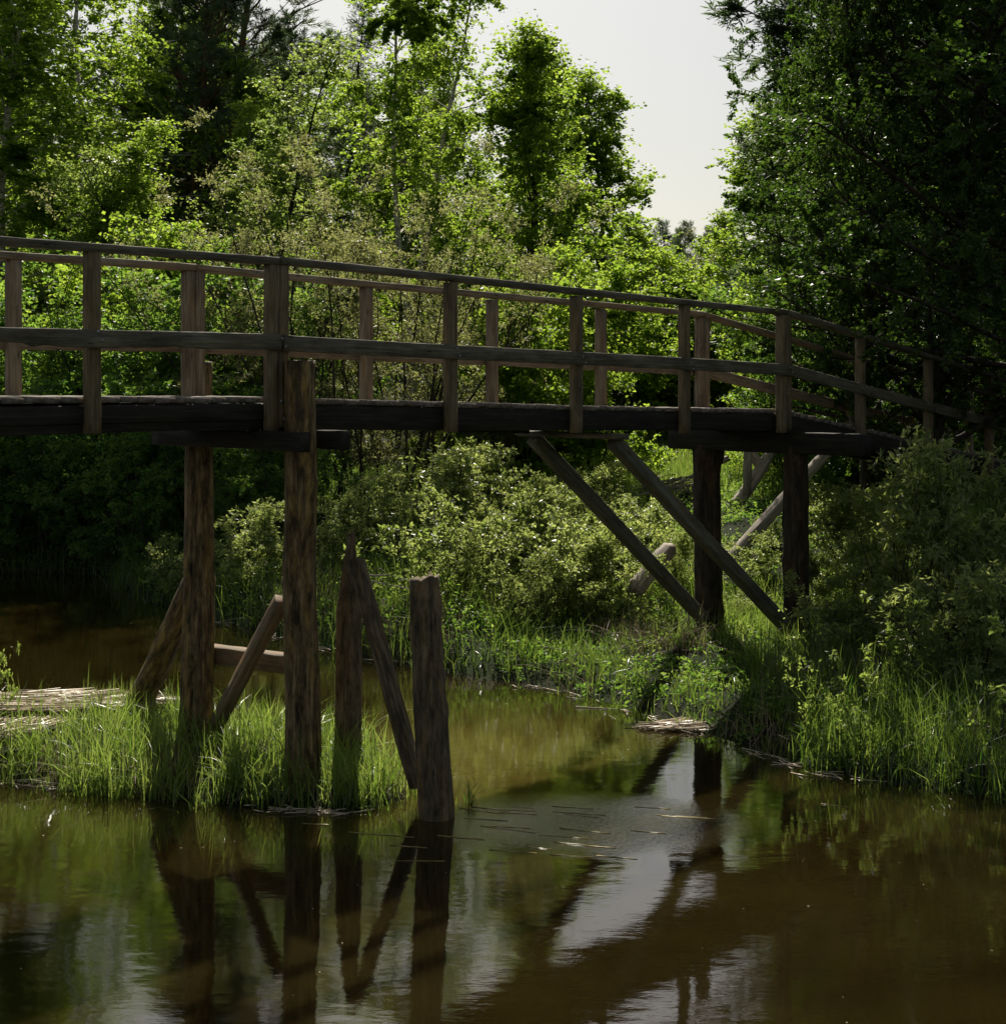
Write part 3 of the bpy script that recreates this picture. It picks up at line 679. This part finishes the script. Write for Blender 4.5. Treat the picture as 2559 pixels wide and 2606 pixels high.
# sunlit willows on the promontory
for kd, x, Y, yt, wd, lb in (
    ('willow_bush', 640, 21.9, 1255, 1.15, 'silvery sunlit willow bush framed between the two left pier logs'),
    ('sallow_bush', 470, 22.6, 1360, 1.2, 'small leafy bush hanging over the water left of the back pier log'),
    ('willow_bush', 850, 22.0, 1240, 1.0, 'willow bush behind the pointed old post'),
    ('willow_bush', 1080, 22.8, 1105, 1.2, 'tallest silvery willow bush below the middle of the deck'),
    ('sallow_bush', 1240, 21.2, 1195, 1.1, 'round pale sallow bush left of the back strut'),
    ('willow_bush', 1385, 22.4, 1190, 1.1, 'willow bush behind the lower back strut'),
    ('sallow_bush', 1500, 20.6, 1250, 1.2, 'yellowish sallow bush under the middle of the back strut'),
    ('sallow_bush', 1600, 22.3, 1255, 1.1, 'low sunlit bush between the struts'),
    ('willow_bush', 1700, 20.6, 1330, .9, 'thin bush just left of the back right pier log'),
    ('sallow_bush', 1900, 20.8, 1350, 1.2, 'bush between the two right pier logs, below the bleached log'),
    ('sallow_bush', 1960, 22.6, 1310, 1.0, 'small bush against the front right pier log, beside the logs'),
    ('willow_bush', 2150, 20.8, 1220, 1.15, 'willow bush right of the front right pier log under the ramp'),
    ('willow_bush', 2250, 19.2, 1205, 1.25, 'large glossy willow bush in front of the ramp'),
    ('willow_bush', 2350, 17.0, 1075, .95, 'tall willow whose tips cover the ramp deck'),
    ('willow_bush', 2500, 16.4, 1120, 1.0, 'dark willow bush reaching over the ramp at the right edge'),
    ('sallow_bush', 1130, 19.6, 1330, .9, 'low brownish bush above the grass, right of the rotten post'),
    ('sallow_bush', 1350, 19.0, 1400, .9, 'low bush behind the bank grass in the middle'),
    ('willow_bush', 1180, 24.0, 1120, 1.3, 'silvery bush under the deck just left of the cross beam'),
    ('willow_bush', 960, 23.5, 1180, 1.2, 'grey green bush low behind the leaning timber'),
    ('sallow_bush', 1310, 20.2, 1260, 1.3, 'leafy bush left of the foot of the back strut'),
    ('willow_bush', 1440, 19.4, 1330, 1.2, 'pale bush whose twigs cross the lower half of the back strut'),
    ('sallow_bush', 1560, 19.2, 1360, 1.1, 'bush with upright catkin twigs beside the stout log end'),
    ('willow_bush', 1480, 24.5, 1170, 1.2, 'bush at the left edge of the open meadow'),
    ('sallow_bush', 1660, 24.5, 1270, 1.3, 'low bush in front of the brushwood heap'),
    ('sallow_bush', 1880, 19.4, 1500, 1.2, 'low bush at the foot of the front right pier log'),
    ('willow_bush', 2110, 18.9, 1380, 1.1, 'bush close against the right side of the front right pier log'),
    ('willow_bush', 2420, 15.0, 1400, 1.1, 'shaded low willow at the right above the dark bank grass'),
    ('sallow_bush', 2200, 16.4, 1430, 1.2, 'low leafy clump under the large glossy willow')):
    plant(kd, x, Y, yt, lb, wd, group=GB)
plant('sprig', 1045, 18.9, 1275, 'young light green sapling arching behind the rotten post', 1.2, rot=.5)
plant('sprig', 960, 19.1, 1330, 'little sapling beside the leaning timber top', 1.1, rot=2)
plant('sprig', 35, 14.2, 1600, 'spindly catkin sprig at the left end of the grassy islet', .5, rot=2)
plant('sprig', 2075, 13.6, 1610, 'thin light sprig low on the dark bank left of the forked sprig', .9, rot=1)
plant('sprig', 2190, 13.3, 1640, 'forked light sprig in the dark bank grass near the water', 1.0, rot=3)
plant('sprig', 2260, 15.0, 1450, 'leafy sprig leaning in the shade below the large willow bush', 1.0, rot=4)
plant('sprig', 2530, 13.0, 1480, 'sprig with star shaped leaf tufts at the right edge of the bank', 1.1, rot=5)
# right side
plant('aspen', 1930, 44, 305, 'rounded aspen on the right side of the sky gap', 1.25, rot=.5, group=GR)
plant('aspen', 2060, 40, 330, 'green aspen between the gap aspen and the big dark alder', 1.1, rot=1.7, group=GR)
plant('alder_big', 2370, 20.6, -900, 'big dark alder with a straight trunk on the right', .68, rot=.3, group=GR)
plant('alder_big', 2760, 19.5, -1000, 'alder added just outside the right edge to darken it, branches reaching in', 1.1, rot=1.9, group=GR)  # added to darken the right edge and the bank
plant('alder_big', 2195, 21.4, -330, 'smaller alder added for shade just left of the big dark one, overhanging the ramp', .62, rot=5.3, group=GR)  # added for its shade on the bank and ramp
plant('alder_big', 2620, 30, -330, 'shadowy alder behind the big dark one at the right edge', 1.0, rot=2.8, group=GR)
plant('alder_big', 2190, 34, 60, 'alder behind the big dark one, branches meeting its left side', .8, rot=4.1, group=GR)
plant('spruce', 2560, 36, -400, 'spruce added for shade behind the alders at the right edge', 1.3, rot=1, group=GR)  # this and the following spruces are added to shade the right side
plant('spruce', 2700, 31, -400, 'shade spruce added just outside the right edge', 1.4, rot=2, group=GR)
plant('spruce', 2540, 33, -1300, 'tallest added shade spruce behind the right alders', 1.3, rot=3, group=GR)
plant('spruce', 2660, 36, -1300, 'tall added shade spruce right of the tallest one, beyond the right edge', 1.3, rot=4, group=GR)
plant('bright_shrub', 1900, 44, 640, 'bright shrub right of the distant meadow trees', 1.3, rot=3)
plant('bright_shrub', 2010, 30, 700, 'leafy shrub behind the ramp corner post', 1.3, rot=4)
plant('shade_shrub', 2150, 27, 690, 'dark shrub above the ramp railing', 1.3, rot=5)
plant('shade_shrub', 2330, 27, 700, 'dark shrub behind the trunk of the big alder', 1.4, rot=.5)
plant('shade_shrub', 2500, 25, 720, 'darkest shrub at the right edge above the ramp', 1.4, rot=1.5)
plant('bright_shrub', 1790, 50, 860, 'shrub seen between the last upright posts of the level railing', 1.2, rot=.2)
plant('bright_shrub', 1650, 50, 740, 'sunlit rounded shrub at the foot of the sky gap', 1.2, rot=2.1)
plant('willow_thicket', 1740, 48, 600, 'olive round tree with visible twigs in the middle of the gap', .9, rot=1.1, cat='tree')
plant('bright_shrub', 1600, 42, 620, 'green shrub filling the left foot of the sky gap', 1.5, rot=.9)
plant('aspen', 1850, 60, 560, 'small far aspen at the right foot of the sky gap', 1.6, rot=3.1, group=GD)
for x, Y, yt, lb in ((1640, 95, 590, 'small far pine, leftmost on the skyline'), (1683, 100, 574, 'tallest far pine on the skyline'), (1745, 105, 576, 'far pine right of the tallest skyline pine'),
                     (1790, 98, 588, 'far pine, rightmost on the skyline'), (1715, 110, 592, 'faint far pine between the two tall skyline pines'), (1600, 97, 600, 'far pine half hidden by the aspen foliage')):
    plant('pine', x, Y, yt, lb, 1.2, group='far pines on the skyline')
for x, Y, yt, lb in ((20, 56, 150, 'deep wood tree showing behind the left edge birch'), (200, 55, 330, 'deep wood tree below the forked birch trunk'), (420, 58, 180, 'deep wood tree behind the round sallow'),
                     (540, 52, 60, 'deep wood tree under the dark pine boughs'), (700, 56, 160, 'deep wood tree right of the tall pine trunk'), (880, 60, 220, 'deep wood tree between the spruce top and the airy birch'),
                     (1060, 58, 330, 'deep wood tree behind the stems of the airy birch'), (1240, 60, 480, 'deep wood tree low behind the columnar aspen')):
    plant('aspen', x, Y, yt, lb, 1.5, group='trees in the depth of the wood')
for x, Y, yt, lb in ((2000, 60, 520, 'shadowy tree glimpsed behind the ramp corner post, right of the gap aspen'), (2150, 58, 500, 'shadowy tree behind the left boughs of the big alder'), (2300, 55, 480, 'shadowy tree just left of the big alder trunk'),
                     (2450, 52, 450, 'shadowy tree just right of the big alder trunk'), (2560, 56, 430, 'shadowy tree deepest in the dark at the right edge')):
    plant('aspen', x, Y, yt, lb, 1.5, group='trees behind the right alders')

# ------------------------------------------------------------------ grass
def grass_obj(name, X, Y, h, wd, mat, seed, label, bend=.45, lean=(0, 0), zoff=None):
    r = np.random.default_rng(seed); n = len(X)
    Z = np.maximum(gz(X, Y), -.06) - .01 if zoff is None else zoff
    a = r.uniform(0, 2 * np.pi, n); be = np.abs(r.normal(0, bend, n))
    dx, dy = np.cos(a) * be + lean[0], np.sin(a) * be + lean[1]
    fa = r.uniform(0, np.pi, n); fx, fy = np.cos(fa) * wd / 2, np.sin(fa) * wd / 2
    V = np.empty((n, 8, 3))
    for k_, t_ in enumerate((0, .4, .75, 1)):
        cx_ = X + dx * h * t_ ** 2; cy_ = Y + dy * h * t_ ** 2; cz_ = Z + h * (t_ - .35 * np.minimum(np.hypot(dx, dy), 1.4) * t_ ** 2.5)
        s_ = (1, .9, .55, .06)[k_]
        V[:, 2 * k_] = np.stack([cx_ - fx * s_, cy_ - fy * s_, cz_], -1); V[:, 2 * k_ + 1] = np.stack([cx_ + fx * s_, cy_ + fy * s_, cz_], -1)
    b = np.arange(n)[:, None] * 8
    q = np.concatenate([b + [0, 1, 3, 2], b + [2, 3, 5, 4], b + [4, 5, 7, 6]], 1).reshape(-1, 4)
    t_ = np.clip(r.normal(.5, .28, n), 0, 1)
    me = mesh_np(name, V.reshape(-1, 3), [q], mat, np.repeat(t_, 3))
    return tag(put(name, me), label, 'grass', kind='stuff')

def tufts(r, n, per, x0, x1, y0, y1, rad, keep):
    cx_, cy_ = r.uniform(x0, x1, n), r.uniform(y0, y1, n); k_ = keep(cx_, cy_); cx_, cy_ = cx_[k_], cy_[k_]
    m_ = len(cx_); hs = np.repeat(r.uniform(.6, 1.2, m_), per)
    return np.repeat(cx_, per) + r.normal(0, rad, m_ * per), np.repeat(cy_, per) + r.normal(0, rad, m_ * per), hs

r = np.random.default_rng(70)
isl = lambda X, Y: inside(X + r.normal(0, .07, X.shape), Y + r.normal(0, .09, X.shape), ISL) & ~((X < -3.85) & (Y > 13.35) & (r.uniform(0, 1, X.shape) < .85)) & ((X < -1.0) | (r.uniform(0, 1, X.shape) < .8))
X, Y, hs = tufts(r, 1150, 16, -6, -.6, 11.8, 15, .07, isl)
grass_obj('islet_grass', X, Y, hs * r.uniform(.16, .56, len(X)), r.uniform(.005, .014, len(X)), M_grass, 71, 'tall bright sedge growing on the islet round the left pier and old posts', bend=.62)
X, Y, hs = tufts(r, 520, 10, -6, -.8, 11.8, 14.8, .10, isl)
grass_obj('dry_islet_grass', X, Y, hs * r.uniform(.12, .32, len(X)), r.uniform(.005, .010, len(X)), M_dry, 72, 'dead straw coloured stalks low among the islet sedge', bend=.9)
bank = lambda a, b: (lambda X, Y: (lambda s: (s > a) & (s < b))(bank_s(X, Y)))
X, Y, hs = tufts(r, 13000, 9, -9.5, 6.5, 11.0, 31, .09, lambda X, Y: bank(-.08, 2.6)(X, Y) & (np.sin(X * 2.7) * np.sin(Y * 2.2 + X) + r.uniform(-.6, 1.2, X.shape) > -.1))
hs = hs * np.interp(X, [.3, 1.4, 3.4, 4.5], [1, .48, .48, .8])
grass_obj('bank_grass', X, Y, hs * r.uniform(.18, .62, len(X)), r.uniform(.006, .013, len(X)), M_bgrass, 73, 'long green grass fringing the river bank', lean=(0, -.15), bend=.65)
X, Y, hs = tufts(r, 1500, 12, 2.6, 7.5, 11, 17, .10, bank(.0, 5))
grass_obj('shaded_bank_grass', X, Y, hs * r.uniform(.2, .62, len(X)), r.uniform(.006, .014, len(X)), M_bgrass, 77, 'dark rank grass in the shade on the right bank below the large willow', bend=.6)
X, Y, hs = tufts(r, 11000, 7, -4, 8.5, 14, 34, .12, lambda X, Y: bank(2.0, 14)(X, Y) & ~((X > 2.6) & (X < 5.6) & (Y > 20.5) & (Y < 28.5)))
grass_obj('bank_meadow_grass', X, Y, hs * r.uniform(.15, .40, len(X)), r.uniform(.007, .014, len(X)), M_grass, 74, 'sunlit grass on the rising ground between the bushes')
X, Y, hs = tufts(r, 12000, 6, -2, 14, 26, 60, .2, bank(6, 60))
grass_obj('meadow_grass', X, Y, hs * r.uniform(.15, .35, len(X)), r.uniform(.012, .024, len(X)), M_grass, 75, 'bright open meadow seen under the bridge behind the struts')
X, Y, hs = tufts(r, 3200, 8, -3, 6, 11.5, 22, .10, lambda X, Y: bank(0, 2.4)(X, Y) & (np.sin(X * 2.1 + 1) * np.sin(Y * 1.3) > .15))
grass_obj('dry_bank_grass', X, Y, hs * r.uniform(.2, .5, len(X)), r.uniform(.004, .009, len(X)), M_dry, 76, 'dry brown stalks scattered in the bank grass', bend=.9)

def reed_mat(name, cx_, cy_, rx, ry, n, ang, label, seed, z=.012, L=(.25, .7)):
    r = np.random.default_rng(seed); parts = []
    for i_ in range(n):
        a = r.uniform(0, 6.28); q_ = math.sqrt(r.uniform(0, 1)); c = np.array([cx_ + rx * q_ * math.cos(a), cy_ + ry * q_ * math.sin(a), z + r.uniform(0, .03)])
        b_ = ang + r.normal(0, .22); l_ = r.uniform(*L) / 2; d = np.array([math.cos(b_) * l_, math.sin(b_) * l_, r.normal(0, .012)])
        V_, q4, c4, _ = bar_geo(c - d, c + d, .008, .005, n=2, ch=.0015, wob=.004, seed=seed + i_)
        parts.append((V_, q4, c4))
    V_, f_ = merge(parts)
    return world_mesh(name, V_, f_, M_dry if 0 else M_reed)
M_reed = wood_mat('dead_reed', (.35, .27, .17), (.58, .47, .33), (.78, .68, .52), None, stains=.15, bump=.1, rough=.35)
o = reed_mat('floating_reeds', 1.82, 14.75, .38, .20, 170, .35, '', 81); tag(o, 'raft of pale dead reeds floating at the foot of the right bank', 'reeds')
o = reed_mat('reed_heap', -4.15, 14.3, .85, .35, 420, .12, '', 82, z=.33, L=(.5, 1.1)); tag(o, 'flattened heap of dead reeds on the left end of the islet', 'reeds')
o = reed_mat('reed_heap', -4.15, 13.6, .30, .30, 220, 1.2, '', 83, z=.26, L=(.3, .6)); tag(o, 'pale matted reeds at the very left of the islet, in front of the larger heap', 'reeds')
def stick(pts, r0, label, mat=None, seed=0, name='fallen_twig', cat='twig'):
    P = np.array(pts, float); t = np.linspace(0, 1, len(P)); tt = np.linspace(0, 1, 16)
    path = np.stack([np.interp(tt, t, P[:, k_]) for k_ in range(3)], -1)[None] + np.random.default_rng(seed).normal(0, r0 * .5, (1, 16, 3))
    V_, q_ = tubes(path, np.array([r0]), np.array([r0 * .4]), 6)
    return tag(world_mesh(name, V_, [q_], mat or M_drift), label, cat)
stick([at(1465, 1799, 15.6), at(1600, 1806, 15.5)], .006, 'single pale reed stalk floating left of the reed raft', M_reed, 1, 'reed_stalk', 'reed')
stick([at(2018, 1934, 13.45), at(2090, 1942, 13.4), at(2178, 1950, 13.3)], .012, 'wet stick lying on the water at the edge of the dark bank', None, 2)
stick([at(1372, 1643, 17.3), at(1430, 1655, 17.2), at(1503, 1664, 17.2)], .010, 'bare twig lying level over the water below the middle bushes', None, 3)
stick([at(1412, 1690, 16.9), at(1475, 1662, 17.0)], .012, 'short bare twig rising from the water across the level twig', None, 4)
stick([at(930, 1465, 18.9), at(990, 1462, 18.9), at(1050, 1480, 18.8)], .012, 'arched bare twig beside the leaning timber', None, 5)
stick([at(940, 1478, 18.7), at(1000, 1490, 18.7), at(1045, 1500, 18.6)], .009, 'straighter bare twig below the arched one', None, 6)
stick([at(2000, 1805, 14.4), at(2080, 1835, 14.3), at(2150, 1862, 14.0)], .007, 'dead stalk slanting down on the dark bank near the water', M_reed, 7, 'reed_stalk', 'reed')
stick([at(1960, 1774, 14.8), at(2075, 1778, 14.6)], .006, 'level dead stalk on the dark bank right of the back pier log', M_reed, 8, 'reed_stalk', 'reed')
stick([at(0, 1878, 13.3), at(55, 1935, 13.15)], .007, 'dead twig poking from the water at the left end of the islet', None, 9)
stick([at(20, 1860, 13.3), at(68, 1940, 13.1)], .006, 'thinner dead twig beside the one at the left end of the islet', None, 10)

# broad-leaved weeds low on the banks
rr = np.random.default_rng(97)
def weeds(name, n, per, x0, x1, y0, y1, keep, hmax, mat, label, LL=.05):
    cx_, cy_ = rr.uniform(x0, x1, n), rr.uniform(y0, y1, n); k_ = keep(cx_, cy_); cx_, cy_ = cx_[k_], cy_[k_]
    m_ = len(cx_); hh = np.repeat(hmax * rr.uniform(.25, 1, m_) ** 1.3, per); q_ = rr.uniform(0, 1, m_ * per)
    ang = rr.uniform(0, 6.28, m_ * per); rad = .14 * hh / hmax * np.sqrt(rr.uniform(0, 1, m_ * per)) + .02
    X = np.repeat(cx_, per) + np.cos(ang) * rad; Y = np.repeat(cy_, per) + np.sin(ang) * rad
    hh = hh * np.interp(X, [-.6, .8, 3.4, 4.5], [1, .35, .35, .8])
    C = np.stack([X, Y, gz(X, Y) + q_ * hh + .01], -1)
    D = np.stack([np.cos(ang), np.sin(ang), rr.normal(.25, .5, len(X))], -1); sz = rr.uniform(.6, 1.4, len(X)) * LL
    LV, LF = leaves(rr, C, D, sz, sz * .45)
    tag(put(name, mesh_np(name, LV, [LF], mat, np.repeat(np.clip(rr.normal(.5, .25, len(X)), 0, 1), 2))), label, 'weeds', kind='stuff')
weeds('bank_weeds', 6500, 24, -9, 7, 11, 32, bank(.1, 12), .45, M_dim, 'low leafy weeds covering the bank between the grass tufts')
weeds('bright_bank_weeds', 900, 22, -4, 4, 13, 30, bank(.5, 10), .55, M_pale, 'lighter leafy herbs scattered through the bank grass')
# dead stalks and scraps lying along the waterline
M_streak = wood_mat('light_streaks', (.22, .16, .05), (.42, .33, .12), (.62, .52, .24), None, stains=.1, bump=.1, rough=.3)  # gold tone of the sunlight streaks in the water
r = np.random.default_rng(90); parts = []
def edge_pts(poly, n, off):
    e = poly[1:] - poly[:-1]; L = np.hypot(*e.T); i_ = r.choice(len(e), n, p=L / L.sum()); t = r.uniform(0, 1, n)
    nn = np.stack([e[:, 1], -e[:, 0]], -1) / L[:, None]
    return poly[:-1][i_] + e[i_] * t[:, None] + nn[i_] * off[:, None], np.arctan2(e[i_, 1], e[i_, 0])
pA_, aA = edge_pts(EDGE[4:16], 420, np.abs(r.normal(0, .16, 420)) - .05)
pB_, aB = edge_pts(ISL[1:7], 260, np.abs(r.normal(0, .09, 260)) - .06)
for (x_, y_), a_ in zip(np.concatenate([pA_, pB_]), np.concatenate([aA, aB])):
    if math.sin(x_ * 3.1) * math.sin(y_ * 2.3 + x_) + r.uniform(-.5, .5) < .35: continue
    b_ = a_ + r.normal(0, .5); l_ = r.uniform(.05, .30); c = np.array([x_, y_, max(float(gz(x_, y_)), 0) + r.uniform(.004, .02)])
    d = np.array([math.cos(b_) * l_ / 2, math.sin(b_) * l_ / 2, r.normal(0, .006)])
    V_, q4, c4, _ = bar_geo(c - d, c + d, .009, .005, n=2, ch=.0015, wob=.002, seed=int(l_ * 1e5))
    parts.append((V_, q4, c4))
V_, f_ = merge(parts); tag(world_mesh('waterline_debris', V_, f_, M_reed), 'scraps of dead stalk washed up along the waterline', 'debris', kind='stuff')
# golden strands that stand in for sunlight streaks in the water
n_ = 30; X = r.normal(.15, .75, n_); Y = 11.35 + .10 * X + r.normal(0, .38, n_); parts = []
for x_, y_ in zip(X, Y):
    b_ = -.28 + r.normal(0, .10); l_ = r.uniform(.15, .5); d = np.array([math.cos(b_), math.sin(b_), 0]) * l_ / 2; c = np.array([x_, y_, .002])
    V_, q4, c4, _ = bar_geo(c - d, c + d, .006, .004, n=4, ch=.001, wob=.0018, seed=int(l_ * 1e5))
    parts.append((V_, q4, c4))
V_, f_ = merge(parts); tag(world_mesh('light_streaks', V_, f_, M_streak), 'golden streaks of sunlight in the water, modelled as thin strands right of the old posts', 'light streaks', kind='stuff')
# small tuft standing alone in the water
n_ = 22; rr = np.random.default_rng(95); c = at(1192, 2045, 12.1)
grass_obj('water_grass_tuft', c[0] + rr.normal(0, .035, n_), c[1] + rr.normal(0, .035, n_), rr.uniform(.12, .28, n_), np.full(n_, .008), M_bgrass, 96, 'small dark tuft of grass standing alone in the water right of the rotten post', zoff=np.full(n_, -.02))
bpy.data.objects['water_grass_tuft']['kind'] = 'thing'; bpy.data.objects['water_grass_tuft']['category'] = 'grass tuft'
# flecks floating on the water
n_ = 420; X = rr.uniform(-5, 5, n_); Y = rr.uniform(8, 24, n_); k_ = gz(X, Y) < -.02; X, Y = X[k_], Y[k_]; n_ = len(X)
LV, LF = leaves(rr, np.stack([X, Y, np.full(n_, .006)], -1), np.stack([rr.normal(0, 1, n_), rr.normal(0, 1, n_), np.zeros(n_)], -1), rr.uniform(.008, .025, n_), rr.uniform(.006, .014, n_), fold=.0)
LV[:, 2] = .005 + rr.uniform(0, .003, len(LV))
tag(put('floating_flecks', mesh_np('floating_flecks', LV, [LF], M_dry, np.full(len(LF), .8))), 'tiny pale flecks of seed and leaf floating on the river', 'flecks', kind='stuff')
